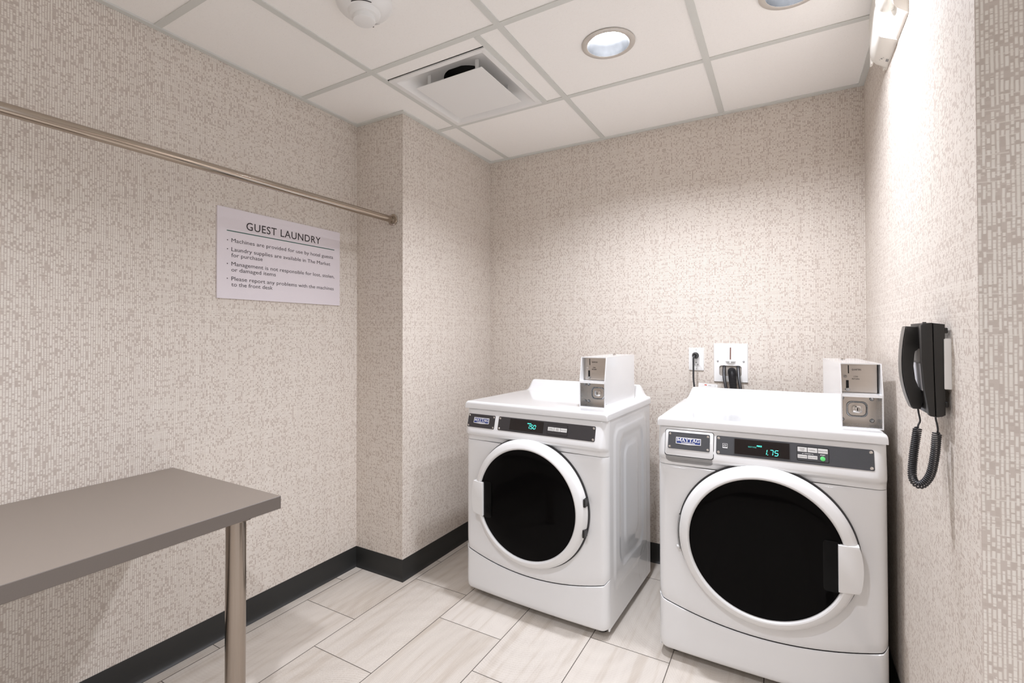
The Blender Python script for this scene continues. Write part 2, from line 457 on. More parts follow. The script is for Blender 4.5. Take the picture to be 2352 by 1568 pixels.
# ------------------------------------------------------------------ recessed downlights
def downlight(x, y, label, k=1.0):
    t = thing('recessed_downlight', label, 'ceiling light', (x, y, H), 0, 'recessed ceiling downlights')
    b_ = bmesh.new(); lathe(b_, [(.0778, -.0022), (.080, -.0035), (.094, -.003), (.098, -.0008), (.098, .002), (.0800, .0030), (.0800, -.0015)], 64); obj('trim_ring', b_, M['trim'], t, 40)
    b_ = bmesh.new(); lathe(b_, [(.0780, -.0020), (.0735, .012), (.066, .030), (.0545, .0500), (.053, .055), (.053, .075), (.0, .075)], 64); obj('reflector', b_, M['reflect'], t, 40)
    b_ = bmesh.new(); lathe(b_, [(.0548, .0490), (.0, .0490)], 48); obj('lens', b_, simple('lit_lens', (1, 1, 1), .5, emit=LAMP_COL, estr=LAMP*k), t, 40)
    return t
downlight(*LIGHTS[0], 'lit round recessed ceiling light fully in view above the left-hand white machine', .95)
downlight(*LIGHTS[1], 'lit round recessed ceiling light cut by the top edge beside the emergency light', .52)
downlight(*LIGHTS[2], 'lit recessed ceiling light above the end of the grey folding table', 1.1)
downlight(*LIGHTS[3], 'unseen recessed ceiling light added as fill in the rear left of the room', .7)  # added behind the camera for fill
downlight(*LIGHTS[4], 'unseen recessed ceiling light added as fill in the rear right of the room', .25)  # likewise an added fill lamp, out of view
downlight(*LIGHTS[5], 'unseen recessed ceiling light added as fill beyond the corner of the right wall', .15)  # added to brighten the return of the right wall

# ------------------------------------------------------------------ air vent
x0, y0, x1, y1 = VENT; vx, vy = (x0+x1)/2, (y0+y1)/2
t = thing('ceiling_air_vent', 'square white ceiling air vent with a hung centre plate and dark duct', 'air vent', (vx, vy, H))
b_ = bmesh.new(); hx, hy = (x1-x0)/2, (y1-y0)/2
def ring(sx, sy, z, r): return [(p[0], p[1], z) for p in rrect(2*sx, 2*sy, r, 6)]
rings = [ring(hx, hy, .004, .004), ring(hx, hy, -.002, .004), ring(hx-.022, hy-.022, -.002, .006), ring(hx-.028, hy-.028, .003, .010), ring(hx-.045, hy-.045, .020, .03), ring(hx-.075, hy-.075, .045, .06), ring(hx-.105, hy-.105, .058, .09)]
nn = len(rings[0])
cyl = [(.115*math.cos(2*PI*k/nn+PI/4*0), .115*math.sin(2*PI*k/nn), .062) for k in range(nn)]
# match start angles: rrect starts at angle 0 of the first corner
cyl = []
for k in range(nn):
    a = math.atan2(rings[-1][k][1], rings[-1][k][0]); cyl.append((.112*math.cos(a), .112*math.sin(a), .062))
V = [[b_.verts.new(p) for p in r] for r in rings + [cyl]]
for A, B in zip(V[:-1], V[1:]):
    for k in range(nn): b_.faces.new((A[k], A[(k+1) % nn], B[(k+1) % nn], B[k]))
obj('frame', b_, M['plate_w'], t, 30)
b_ = bmesh.new(); lathe(b_, [(.112, .0615), (.110, .10), (.0, .10)], 40); obj('duct', b_, M['dark'], t, 40)
b_ = bmesh.new(); box(b_, (-.172, -.160, -.008), (.170, .185, -.0045), bev=.0012, seg=1); obj('centre_plate', b_, M['plate_w'], t, 30)
for sx, sy in ((-1, -1), (1, -1), (1, 1), (-1, 1)):
    b_ = bmesh.new(); box(b_, (sx*.125-.008, sy*.125-.002, -.0045), (sx*.125+.008, sy*.125+.002, .054)); box(b_, (sx*.125-.002, sy*.125-.004, .01), (sx*.125+.002, sy*.125+.004, .014)); obj('hanger', b_, M['plate_w'], t, None)

# ------------------------------------------------------------------ smoke detector
t = thing('smoke_detector', 'round white smoke detector on the ceiling with slotted rim', 'smoke detector', (-1.187, 1.150, H))
b_ = bmesh.new(); lathe(b_, [(.0, .002), (.090, .002), (.0905, -.006), (.088, -.012), (.080, -.022), (.062, -.031), (.056, -.033), (.0, -.033)], 64); obj('base', b_, M['plate_w'], t, 30)
b_ = bmesh.new(); lathe(b_, [(.0535, -.032), (.050, -.040), (.046, -.046), (.0405, -.0475), (.0, -.0475)], 56); obj('collar', b_, M['plate_w'], t, 30)
b_ = bmesh.new(); lathe(b_, [(.036, -.047), (.0365, -.058), (.035, -.062), (.031, -.0635), (.0, -.0635)], 56); obj('sensing_head', b_, M['plate_w'], t, 30)
for q in range(3):
    r = .061 + q*.0085; z = -.0320 + q*.0042
    for a0 in (95, 275):
        b_ = bmesh.new(); lathe(b_, [(r, z-.0010), (r+.0022, z+.0002)], 14, a0=math.radians(a0), a1=math.radians(a0+62)); obj('slot', b_, M['dark'], t, None)
b_ = bmesh.new(); lathe(b_, [(.0, -.060), (.0022, -.060), (.0026, -.050), (.0022, -.047), (0, -.047)], 14, lambda a, b, h: (a+.003, b+.0385, h)); obj('indicator_light', b_, M['clear'], t, 40)

# ------------------------------------------------------------------ hanging rod
t = thing('hanging_rod', 'long brushed metal hanging rod fixed to the column below the ceiling', 'clothes rod', (-1.6792, YP, 1.769))
b_ = bmesh.new(); tube(b_, [(0, -.004, 0), (0, YR-YP+.004, -.0150)], .0160, 40); obj('rod', b_, M['nickel'], t, 40)
def flange(y, s, z):
    b_ = bmesh.new(); lathe(b_, [(0, .0), (.029, .0), (.0295, .0025), (.027, .0045), (.0205, .0055), (.0200, .018), (.0195, .0195), (.0163, .0195)], 40, lambda a, b, h: (a, y+s*h, z+b)); f = obj('end_flange', b_, M['nickel'], t, 35)
    for sx in (-1, 1):
        b2 = bmesh.new(); lathe(b2, [(.0, .0075), (.002, .0072), (.0035, .0045), (.0035, .003)], 14, lambda a, b, h: (a+.0245*s*sx*.35, y+s*h, z+b+.0235*sx)); obj('screw', b2, M['chrome'], f, 35)
flange(0, -1, 0); flange(YR-YP, 1, -.015)

# ------------------------------------------------------------------ wall sign
t = thing('wall_sign', 'lilac grey rules sign headed GUEST LAUNDRY on the left wall', 'sign', (XL, 1.0895, 1.343))
SW, SH = .6145, .3665
b_ = bmesh.new(); box(b_, (.0004, 0, 0), (.0064, SW, SH), bev=.0006, seg=1); obj('board', b_, M['sign'], t, None)
mp = lambda u, v: (.0068, u, v)
b_ = bmesh.new()
text_bm(b_, 'GUEST LAUNDRY', mp, .1205, .2900, width=.375, height=.0335, bold=.006, spacing=1.08)
obj('heading', b_, M['signink'], t, None)
b_ = bmesh.new(); quad(b_, (mp(.0381, .2722), mp(.5796, .2722), mp(.5796, .2758), mp(.0381, .2758))); obj('green_line', b_, M['signrule'], t, None)
LN = [('Machines are provided for use by hotel guests', .2290, .0575, .5711), ('Laundry supplies are available in The Market', .1930, .0575, .5536), ('for purchase', .1695, .0577, .1941),
      ('Management is not responsible for lost, stolen,', .1340, .0579, .5801), ('or damaged items', .1105, .058, .2573), ('Please report any problems with the machines', .0742, .0582, .5758), ('to the front desk', .0508, .0584, .2424)]
for q_, v in enumerate((.2365, .2005, .1415, .0820)):
    b_ = bmesh.new()
    for s_, v2, a, b in (LN[0:1], LN[1:3], LN[3:5], LN[5:7])[q_]: text_bm(b_, s_, mp, a, v2, width=b-a, height=.0168, bold=0.0)
    lathe(b_, [(.0023, 0), (0, 0)], 12, lambda a, b, h: (.0068, .0413+a, v+b-.0008))
    obj('lettering', b_, M['signink'], t, None)

# ------------------------------------------------------------------ folding table
t = thing('folding_table', 'taupe laminate folding table on steel legs against the left wall', 'table', (XL, .9377, 0))
tw = -1.3091 - XL; tz, tt = .7136, .0379; TL = 2.15
b_ = bmesh.new(); box(b_, (.001, -TL, tz-tt), (tw, 0, tz), bev=.0012, seg=1)
b_.normal_update()
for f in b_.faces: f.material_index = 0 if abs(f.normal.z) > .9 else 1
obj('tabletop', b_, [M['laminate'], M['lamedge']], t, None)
for ly in (-.108, -TL+.11):
    b_ = bmesh.new(); lathe(b_, [(.0, .006), (.0268, .006), (.0268, tz-tt-.004), (0, tz-tt-.004)], 40, lambda a, b, h: (tw-.052+a, ly+b, h)); g = obj('leg', b_, M['leg'], t, 40)
    b_ = bmesh.new(); lathe(b_, [(.0, 0), (.031, 0), (.031, .008), (.0275, .010)], 32, lambda a, b, h: (tw-.052+a, ly+b, h)); obj('foot', b_, M['black'], g, 40)
    b_ = bmesh.new(); lathe(b_, [(.0268, tz-tt-.006), (.045, tz-tt-.005), (.045, tz-tt), (0, tz-tt)], 32, lambda a, b, h: (tw-.052+a, ly+b, h)); obj('mounting_plate', b_, M['leg'], g, 40)
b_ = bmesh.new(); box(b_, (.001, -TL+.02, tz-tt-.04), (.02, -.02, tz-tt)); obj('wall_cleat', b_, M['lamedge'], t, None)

# ------------------------------------------------------------------ laundry machines (one geometry, two fittings)
W, LZ0, LZ1, DEP = .6854, .8576, .8898, .607
PROF = [(.8568, .004), (.8515, -.0005), (.838, -.0035), (.775, -.0210), (.757, -.0248), (.750, -.0252), (.7435, -.0225), (.738, -.0150), (.733, -.0085), (.726, -.0060), (.716, -.0045)]
def prof(z):
    if z >= PROF[0][0]: return PROF[0][1]
    for (z0, y0), (z1, y1) in zip(PROF[:-1], PROF[1:]):
        if z1 <= z <= z0: return y0 + (y1-y0)*(z0-z)/(z0-z1)
    return PROF[-1][1]
def edge(d, r):
    if d >= r: return 0
    d = max(d, 0); return r - math.sqrt(max(0, r*r-(r-d)**2))
XS = [0, .0008, .002, .004, .007, .011, .016, .022, .030, .045, .07] + [.07 + (W-.14)*k/28 for k in range(1, 28)] + [W-v for v in (.07, .045, .030, .022, .016, .011, .007, .004, .002, .0008, 0)]
def kick(x):
    s = (x - W/2)/(W/2); return .1665 + .054*abs(s)**2.0 + (.014*max(0, abs(s)-.955)/.045)
def bulge(x): 
    s = (x - W/2)/(W/2); return -.010*(1-s*s)
def PP(u, v, off): return (u, prof(v)-off, v)

LETTERS = {  # strokes (x0,y0,x1,y1,weight) in a unit box, for the slab-serif name plate
 'M': (1.15, [(.10,0,.10,1,.20),(.95,0,.95,1,.22),(.12,1,.50,.12,.20),(.50,.12,.92,1,.16),(-.04,.05,.28,.05,.11),(.74,.05,1.15,.05,.11),(-.04,.95,.20,.95,.11),(.86,.95,1.15,.95,.11)]),
 'A': (1.0, [(.12,0,.48,1,.14),(.48,1,.86,0,.24),(.25,.36,.72,.36,.10),(-.04,.05,.28,.05,.11),(.64,.05,1.06,.05,.11)]),
 'Y': (1.0, [(.16,1,.50,.45,.22),(.88,1,.52,.45,.13),(.50,0,.50,.50,.22),(.28,.05,.74,.05,.11),(-.02,.95,.36,.95,.11),(.68,.95,1.04,.95,.11)]),
 'T': (.92, [(.46,0,.46,1,.22),(.02,.93,.90,.93,.14),(.05,.72,.05,.98,.10),(.87,.72,.87,.98,.10),(.24,.05,.68,.05,.11)]),
 'G': (1.0, [(.16,.25,.16,.75,.22),(.16,.75,.40,.96,.17),(.40,.95,.66,.93,.12),(.66,.93,.86,.72,.11),(.16,.25,.40,.04,.17),(.40,.05,.70,.06,.12),(.70,.06,.84,.2,.14),(.82,0,.82,.45,.20),(.55,.45,1.0,.45,.11),(.86,.68,.86,.98,.09)])}
def badge_word(bm, mp, x, y, wid, hgt):
    tot = sum(LETTERS[c][0]+.02 for c in 'MAYTAG'); k = wid/tot; cx = x
    for c in 'MAYTAG':
        adv, st = LETTERS[c]
        for a, b, c2, d, wgt in st:
            p = Vector((cx+a*k, y+b*hgt)); q = Vector((cx+c2*k, y+d*hgt)); dd = (q-p).normalized(); n_ = Vector((-dd.y, dd.x))*wgt*k*.5
            flat(bm, [tuple(p-n_), tuple(q-n_), tuple(q+n_), tuple(p+n_)], mp)
        cx += (adv+.02)*k
SEG = {'1': 'bc', '7': 'abc', '5': 'afgcd', '0': 'abcdef'}
def digit(bm, mp, ch, x, y, w_, h_, th, sl):
    s = {'a': ((0, 1), (1, 1)), 'b': ((1, 1), (1, .5)), 'c': ((1, .5), (1, 0)), 'd': ((0, 0), (1, 0)), 'e': ((0, .5), (0, 0)), 'f': ((0, 1), (0, .5)), 'g': ((0, .5), (1, .5))}
    for c in SEG[ch]:
        (a, b), (c2, d) = s[c]; P_ = Vector((a*w_, b*h_)); Q = Vector((c2*w_, d*h_)); dd = (Q-P_).normalized(); P_ += dd*th*.45; Q -= dd*th*.45; n_ = Vector((-dd.y, dd.x))*th*.5
        flat(bm, [(x+p.x+sl*p.y, y+p.y) for p in (P_-n_, Q-n_, Q+n_, P_+n_)], mp)

def screw(parent, u, v, off, r=.0042):
    b_ = bmesh.new(); y = prof(v)-off
    lathe(b_, [(r, 0), (r, .0009), (r*.72, .0018), (r*.35, .0016), (0, .0010)], 16, lambda a, b, h: (u+a, y-h, v+b)); obj('screw', b_, M['chrome'], parent, 40)

def machine(kind, label, loc, rz):
    dry = kind == 'clothes_dryer'
    t = thing(kind, label, 'dryer' if dry else 'washing machine', loc, rz)
    # cabinet with pressed side panels
    b_ = bmesh.new(); y0, y1, z0, z1 = .026, DEP-.004, .030, LZ0-.001
    box(b_, (.001, y0+.004, z0), (W-.006, y1, z1))
    def emb(y, z):
        h = 0
        def rr(a, b, c, d, r, wd):
            dx = max(a-y, y-b, 0); 
            cx_, cz_ = (a+b)/2, (c+d)/2; qx = abs(y-cx_)-((b-a)/2-r); qz = abs(z-cz_)-((d-c)/2-r)
            ds = math.hypot(max(qx, 0), max(qz, 0)) + min(max(qx, qz), 0) - r
            return max(0, min(1, .5-ds/wd))
        h += .0045*rr(.085, .535, .165, .815, .055, .009)
        h -= .0040*rr(.150, .470, .235, .770, .060, .011)
        h += .0030*rr(.215, .400, .300, .720, .050, .009)
        h -= .0030*rr(.420, .56, .06, .20, .06, .008)
        return h
    rows = []
    for i in range(71):
        z = z0 + (z1-z0)*i/70
        rows.append([(W-.004+emb(y0+(y1-y0)*j/64, z), y0+(y1-y0)*j/64, z) for j in range(65)])
    grid(b_, rows)
    for sgn in (0, 1):   # folded front flange beside the fascia
        xa = W-.006 if sgn else .001
        box(b_, (xa, y0-.006, z0), (xa+.004, y0+.006, z1))
    obj('cabinet', b_, M['enamel'], t, 40)
    for fx, fy in ((.05, .07), (W-.05, .07), (.05, DEP-.06), (W-.05, DEP-.06)):
        b_ = bmesh.new(); lathe(b_, [(0, 0), (.020, 0), (.020, .012), (.008, .014), (.008, .034), (0, .034)], 20, lambda a, b, h: (fx+a, fy+b, h)); obj('levelling_foot', b_, M['black'], t, 40)
    # top with raised rear ledge
    b_ = bmesh.new(); r = .012
    ys = [-.006, -.0055, -.004, -.0015, .002, .007, .014, .05, .1, .2, .3, .4, .47, .50, .515, .525, .533, .540, .546, .552, .558, .566, .575, .587, .597, .603, DEP]
    BS = [(.47, 0), (.515, .0015), (.533, .008), (.546, .026), (.556, .049), (.566, .0575), (.578, .059), (.595, .0565), (.603, .050), (DEP, .042)]
    def bs(y):
        if y <= BS[0][0]: return 0
        for (a, h0), (b, h1) in zip(BS[:-1], BS[1:]):
            if a <= y <= b:
                q = (y-a)/(b-a); return h0+(h1-h0)*q
        return BS[-1][1]
    xs = [-.001, -.0005, .0008, .003, .006, .011, .018, .024, .029, .034, .039, .044, .049, .055, .065] + [.065+(W-.13)*k/20 for k in range(1, 20)]
    xs = xs + [W-v for v in xs[14::-1]]
    def m(x):
        d = min(x, W-x); q = (d-.014)/.036; q = max(0, min(1, q)); return q*q*(3-2*q)
    rows = []
    for y in ys:
        row = []
        for x in xs:
            de = min(x+.001, W+.001-x); df = y+.006
            z = LZ1 - edge(df, r) - edge(de, r) + bs(y)*m(x)
            z = max(z, LZ0+.004)
            row.append((x, y, z))
        rows.append(row)
    V = grid(b_, rows)
    rim = [V[0][j] for j in range(len(xs))] + [V[i][-1] for i in range(1, len(ys))] + [V[-1][j] for j in range(len(xs)-2, -1, -1)] + [V[i][0] for i in range(len(ys)-2, 0, -1)]
    low = [b_.verts.new((v.co.x, v.co.y, LZ0)) for v in rim]
    inn = [b_.verts.new((min(max(v.co.x, .008), W-.008), min(max(v.co.y, .010), DEP-.006), LZ0)) for v in rim]
    n = len(rim)
    for k in range(n):
        b_.faces.new((rim[k], rim[(k+1) % n], low[(k+1) % n], low[k])); b_.faces.new((low[k], low[(k+1) % n], inn[(k+1) % n], inn[k]))
    obj('top_panel', b_, M['enamel'], t, 50)
    # control fascia
    b_ = bmesh.new()
    zs = [.8568, .8545, .8515, .846, .838, .82, .80, .775, .765, .757, .7535, .750, .7465, .7435, .7405, .738, .7355, .733, .7295, .726, .716]
    rows = []
    for z in zs:
        row = [(0.0, .03, z)]
        for x in XS:
            d = min(x, W-x); row.append((x, prof(z)*(1 if d > .03 else .55+.45*d/.03) + edge(d, .030), z))
        row.append((W, .03, z)); rows.append(row)
    grid(b_, rows)
    fas = obj('control_fascia', b_, M['enamel'], t, 50)
    # front panel (around the door)
    b_ = bmesh.new(); rows = []; N = 16
    def front_row(f, inset=0):
        row = []
        for x in [None] + XS + [None]:
            row.append(f(x))
        return row
    for i in range(N+1):
        q = i/N; row = []
        for k, x in enumerate([0.0] + XS + [W]):
            z = .7146 + (kick(x)+.0008-.7146)*q
            d = min(x, W-x); e = edge(d, .030)
            lip = .004 if i in (0, N) else (.0012 if i in (1, N-1) and False else 0)
            y = (-.0045+bulge(x) + e) if 0 < k < len(XS)+1 else .03
            row.append((x, y + (lip if 0 < k < len(XS)+1 else 0), z))
        if i in (0, N):
            rows.append(row) if i == 0 else None
            z2 = [(p[0], p[1]-(.0025 if .03 > p[1] else 0), p[2]-(.0025 if i == 0 else -.0025)) for p in row]
            rows.append(z2)
            if i == N: rows.append(row)
        else: rows.append(row)
    grid(b_, rows); obj('front_panel', b_, M['enamel'], t, 50)
    # kick panel
    b_ = bmesh.new(); rows = []
    for i, q in enumerate([0, .012, .03, .08, .2, .4, .6, .8, .9, .95, .98, 1.0]):
        row = []
        for k, x in enumerate([0.0] + XS + [W]):
            d = min(x, W-x); rb = .030; zb = .030 + edge(d, .034)*.55
            z = kick(x)-.0010 + (zb-kick(x)+.0010)*q
            y = -.0065+bulge(x)*1.1 + edge(d, .030) + edge(z-zb, .022) + edge((kick(x)-.0010)-z, .004)
            if not 0 < k < len(XS)+1: y = .03
            row.append((x, min(y, .03), z))
        rows.append(row)
    rows.append([(p[0], .03, p[2]) for p in rows[-1]])
    grid(b_, rows); obj('kick_panel', b_, M['enamel'], t, 50)
    # ---------------- door
    cx, cz = .3445, .484
    mpd = lambda a, b, h: (cx+a, -h, cz+b)
    b_ = bmesh.new()
    lathe(b_, [(.225, .010), (.262, .012), (.2665, .018), (.2675, .026), (.2645, .038), (.2575, .0505), (.2545, .0530), (.2395, .0615), (.2365, .0622), (.2325, .0610), (.2290, .0560), (.2285, .048)], 112, mpd)
    door = obj('door', b_, M['plastic'], t, 22)
    b_ = bmesh.new()
    lathe(b_, [(.262, .0085), (.2705, .0085), (.2725, .0125), (.2710, .0165), (.262, .0165)], 112, mpd); obj('door_gasket', b_, M['gasket'], door, 40)
    b_ = bmesh.new()
    if dry: pr = [(.2292, .0510), (.225, .0528), (.15, .0535), (.0, .0540)]
    else: pr = [(.2292, .0510), (.222, .0530), (.19, .0555), (.14, .0585), (.07, .0606), (.0, .0612)]
    lathe(b_, pr, 112, mpd); obj('door_glass', b_, M['glass'], door, 30)
    s = -1 if dry else 1
    hz = .0725; z_off = -.010
    pts = []
    for k in range(13):
        a = -math.asin(hz/.271) + 2*math.asin(hz/.271)*k/12; pts.append((s*.271*math.cos(a), z_off + .271*math.sin(a)))
    xi = s*.2065
    pts += [(xi, z_off+hz), (xi, z_off-hz)]
    b_ = bmesh.new(); prism(b_, pts, lambda a, b: (cx+a, -.030, cz+b), lambda a, b: (cx+a, -.0685 + (.010 if abs(a) > .22 else 0), cz+b), bev=.003)
    obj('door_handle', b_, M['plastic'], door, 40)
    rx = s*.190
    b_ = bmesh.new(); prism(b_, rrect(.046, .158, .010, 5, rx, z_off), lambda a, b: (cx+a, -.050, cz+b), lambda a, b: (cx+a, -.0566 if dry else -.0578, cz+b), bev=.0008)
    rec = obj('handle_recess', b_, M['recess'], door, 40)
    for dz in ((.052, -.068) if dry else ()):
        a = math.asin(dz/.268); px_ = -s*.268*math.cos(a)
        b_ = bmesh.new(); box(b_, (cx+px_-.006, -.046, cz+dz-.016), (cx+px_+.0035, -.016, cz+dz+.016), bev=.0015, seg=1)
        obj('hinge', b_, M['black'] if dry else M['plastic'], door, 40)
    if not dry:
        b_ = bmesh.new(); tube(b_, [(cx-.266, -.020, cz-.058), (cx-.2715, -.024, cz-.058), (cx-.276, -.026, cz-.0585)], .006, 12); obj('hinge_pin', b_, M['plastic'], door, 40)
        b_ = bmesh.new(); lathe(b_, [(.268, .014), (.274, .016), (.274, .026), (.2685, .030)], 30, mpd, a0=PI-.22, a1=PI+.24); obj('hinge_cover', b_, M['grey'], door, 40)
    # ---------------- control fittings
    pm = M['panel'] if dry else M['panel_b']
    def plate(name, u0, u1, v0, v1, off, mat, r=.003, th=.0016, parent=fas):
        b_ = bmesh.new(); prism(b_, rrect(u1-u0, v1-v0, r, 4, (u0+u1)/2, (v0+v1)/2), lambda a, b: PP(a, b, off-th), lambda a, b: PP(a, b, off)); return obj(name, b_, mat, parent, 40)
    if not dry:
        plate('drawer_gap', .0275, .1945, .7535, .8455, .0006, M['gasket'], .008, .001)
        b_ = bmesh.new(); prism(b_, rrect(.163, .088, .0075, 5, .111, .8005), lambda a, b: PP(a, b, -.002), lambda a, b: PP(a, b, .0030), bev=.0012); obj('detergent_drawer', b_, M['enamel'], fas, 40)
        # finger pull moulded under the drawer
        b_ = bmesh.new(); zs2 = [.7530, .7490, .7450, .7410, .7370, .7330, .7290, .7262]; rows = []
        for i, z in enumerate(zs2):
            hw = .079 if i < 5 else (.077, .072, .060)[i-5]
            rows.append([(.111-hw+2*hw*k/12, prof(z)-.0014, z) for k in range(13)])
        grid(b_, rows); obj('drawer_pull', b_, M['grey'], fas, 40)
    lo = .0008 if dry else .0036
    bp = (.0222, .1680) if dry else (.0392, .1812)
    z_a, z_b = (.7760, .8325) if dry else (.7795, .8375)
    if dry: z_b = .8335
    plate('name_panel', bp[0], bp[1], z_a, z_b, lo+.0008, pm, .004)
    for u in (bp[0]+.0065, bp[1]-.0065):
        for v in (z_a+.007, z_b-.007): screw(fas, u, v, lo+.0008)
    # name badge
    bx0, bx1, bz0, bz1 = (.0555, .1375, .7925, .8205) if dry else (.0668, .1518, .7985, .8205)
    if dry: bz0, bz1 = .7955, .8195
    pl = [(bx0, bz0), (bx0, bz1), (bx1, bz1), (bx1, bz0), ((bx0+bx1)/2, bz0-.0022)]
    b_ = bmesh.new(); prism(b_, pl[::-1], lambda a, b: PP(a, b, lo+.0006), lambda a, b: PP(a, b, lo+.0018)); bd = obj('name_badge', b_, M['white_ink'], fas, None)
    i_ = .0021; b_ = bmesh.new()
    flat(b_, [(bx0+i_, bz0+i_), (bx1-i_, bz0+i_), (bx1-i_, bz1-i_), (bx0+i_, bz1-i_)], lambda a, b: PP(a, b, lo+.0021)); obj('badge_field', b_, M['blue'], fas, None)
    b_ = bmesh.new(); mpb = lambda a, b: PP(a, b, lo+.0024)
    badge_word(b_, mpb, bx0+.0048, bz0+.0085, (bx1-bx0)-.0085, (bz1-bz0)*.50)
    text_bm(b_, 'COMMERCIAL', mpb, (bx0+bx1)/2, bz0+.0030, width=(bx1-bx0)*.56, height=.0040, align='CENTER', bold=.02)
    obj('badge_lettering', b_, M['white_ink'], fas, None)
    # long panel
    u0, u1 = (.1870, .6405) if dry else (.2020, .6500)
    plate('control_panel', u0, u1, .7760, z_b, .0012, pm, .005)
    for u in (u0+.0075, u1-.0075):
        for v in (.7835, z_b-.0075): screw(fas, u, v, .0012, .0048)
    d0, d1, dz0, dz1 = (.2445, .4140, .7795, .8310) if dry else (.2580, .4270, .7800, .8345)
    plate('display_frame', d0, d1, dz0, dz1, .0018, M['gasket'], .0015)
    plate('display', d0+.0025, d1-.0025, dz0+.004, dz1-.0015, .0022, M['screen'], .001)
    md = lambda a, b: PP(a, b, .0026)
    b_ = bmesh.new()
    if dry:
        x0_, z0_ = .3400, .7975; dg = [('1', -.0065), ('5', .0095), ('0', .0235)]; dw, dh, th = .0100, .0150, .0024
    else:
        x0_, z0_ = .3555, .7905; dg = [('1', -.0080), ('7', .0105), ('5', .0255)]; dw, dh, th = .0098, .0165, .0020
    for c_, dx in dg: digit(b_, md, c_, x0_+dx, z0_, dw, dh, th, .16)
    flat(b_, [(x0_+.0048, z0_-.0006), (x0_+.0070, z0_-.0006), (x0_+.0072, z0_+.0014), (x0_+.0050, z0_+.0014)], md)
    if dry: text_bm(b_, 'PRICE', md, .3345, .8150, width=.0185, height=.0042, bold=.03)
    else: text_bm(b_, 'PRICE', md, .3290, .8135, width=.0150, height=.0048, bold=.03)
    obj('display_digits', b_, M['led'], fas, None)
    if not dry:
        b_ = bmesh.new(); text_bm(b_, 'SELECT CYCLE', md, .3025, .8090, width=.0250, height=.0042, bold=.01); obj('display_word', b_, M['led_dim'], fas, None)
        # efficiency mark
        b_ = bmesh.new(); mq = lambda a, b: PP(a, b, .0016)
        a0, a1, c0, c1 = .2222, .2384, .7985, .8138; lw = .0010
        for q in (((a0, c0), (a1, c0+.0035)), ((a0, c1-lw), (a1, c1)), ((a0, c0), (a0+lw, c1)), ((a1-lw, c0), (a1, c1))):
            (p0, p1), (p2, p3) = q; flat(b_, [(p0, p1), (p2, p1), (p2, p3), (p0, p3)], mq)
        for k in range(10):
            a = math.radians(175-k*14); a2 = math.radians(175-(k+1)*14); r1, r2 = .0062, .0050; ox, oz = (a0+a1)/2, c0+.0062
            flat(b_, [(ox+r1*math.cos(a), oz+r1*math.sin(a)*.9), (ox+r1*math.cos(a2), oz+r1*math.sin(a2)*.9), (ox+r2*math.cos(a2), oz+r2*math.sin(a2)*.9), (ox+r2*math.cos(a), oz+r2*math.sin(a)*.9)], mq)
        flat(b_, [(a0+.002, c0+.0062), (a0+.009, c0+.0085), (a0+.013, c0+.0072), (a0+.009, c0+.0068)], mq)
        obj('efficiency_mark', b_, M['white_ink'], fas, None)
    # key pad
    k0, k1, kz0, kz1 = (.4300, .5225, .7835, .8255) if dry else (.4450, .5340, .7845, .8295)
    plate('keypad_frame', k0, k1, kz0, kz1, .0017, M['black'], .004)
    plate('keypad', k0+.0020, k1-.0020, kz0+.0020, kz1-.0020, .0021, pm, .003)
    def key(name, a, b, c, d, txt, th=.0030):
        plate('key', a, b, c, d, .0027, M['key'], .0006, .001)
        b_ = bmesh.new(); ls = txt.split('|')
        for q, s_ in enumerate(ls):
            hh = th; v = (c+d)/2 - hh/2 + ((len(ls)-1)/2-q)*hh*1.45
            text_bm(b_, s_, lambda p, r_: PP(p, r_, .0030), (a+b)/2, v, height=hh, width=min((b-a)*.88, len(s_)*hh*.85), align='CENTER')
        obj('key_lettering', b_, M['ink'], fas, None)
    if dry:
        for q, s_ in enumerate(('WHITES|& COLORS', 'PERM|PRESS', 'DELICATES')):
            a = .4330+q*.0292; key('key', a, a+.0278, .7985, .8130, s_, .0032)
    else:
        for q, s_ in enumerate(('POWER|WASH', 'NORMAL', 'DELICATES')):
            a = .4475+q*.0283; key('key', a, a+.0262, .8125, .8265, s_, .0032)
        for q, s_ in enumerate(('TEMPERATURE', 'EXTRA RINSE')):
            a = .4475+q*.0283; key('key', a, a+.0262, .7925, .8030, s_, .0026)
        b_ = bmesh.new(); mk = lambda a, b: PP(a, b, .0026)
        text_bm(b_, 'OPTIONS', mk, .4755, .8062, width=.0165, height=.0026, align='CENTER', bold=.02)
        for sx in (-1, 1):
            flat(b_, [(.4755+sx*.0095, .8070), (.4755+sx*.0145, .8070), (.4755+sx*.0145, .8078), (.4755+sx*.0095, .8078)], mk)
            flat(b_, [(.4755+sx*.0145, .8052), (.4755+sx*.0152, .8052), (.4755+sx*.0152, .8078), (.4755+sx*.0145, .8078)], mk)
        text_bm(b_, 'START', mk, .5165, .8062, width=.0135, height=.0030, align='CENTER', bold=.03)
        obj('keypad_lettering', b_, M['white_ink'], fas, None)
        b_ = bmesh.new(); lathe(b_, [(.0070, 0), (.0070, .001), (.006, .0014), (0, .0014)], 28, lambda a, b, h: (.5165+a, prof(.7965+b)-.0022-h, .7965+b)); obj('start_button', b_, M['green'], fas, 40)
    # ---------------- coin box
    cw, ch, dl = .1135, .2115, .395
    e = bpy.data.objects.new('coin_box', None)
    L = (.5265, .0970) if dry else (.5735, .0630); ang = 0 if dry else math.radians(3.0)
    R_ = Matrix.Rotation(ang, 4, 'Z'); base = Vector((L[0], L[1], LZ1))
    def Q(x, y, z): return tuple(base + R_ @ Vector((x, y, z)))
    th = .0035; zm = .110; sl = .0215
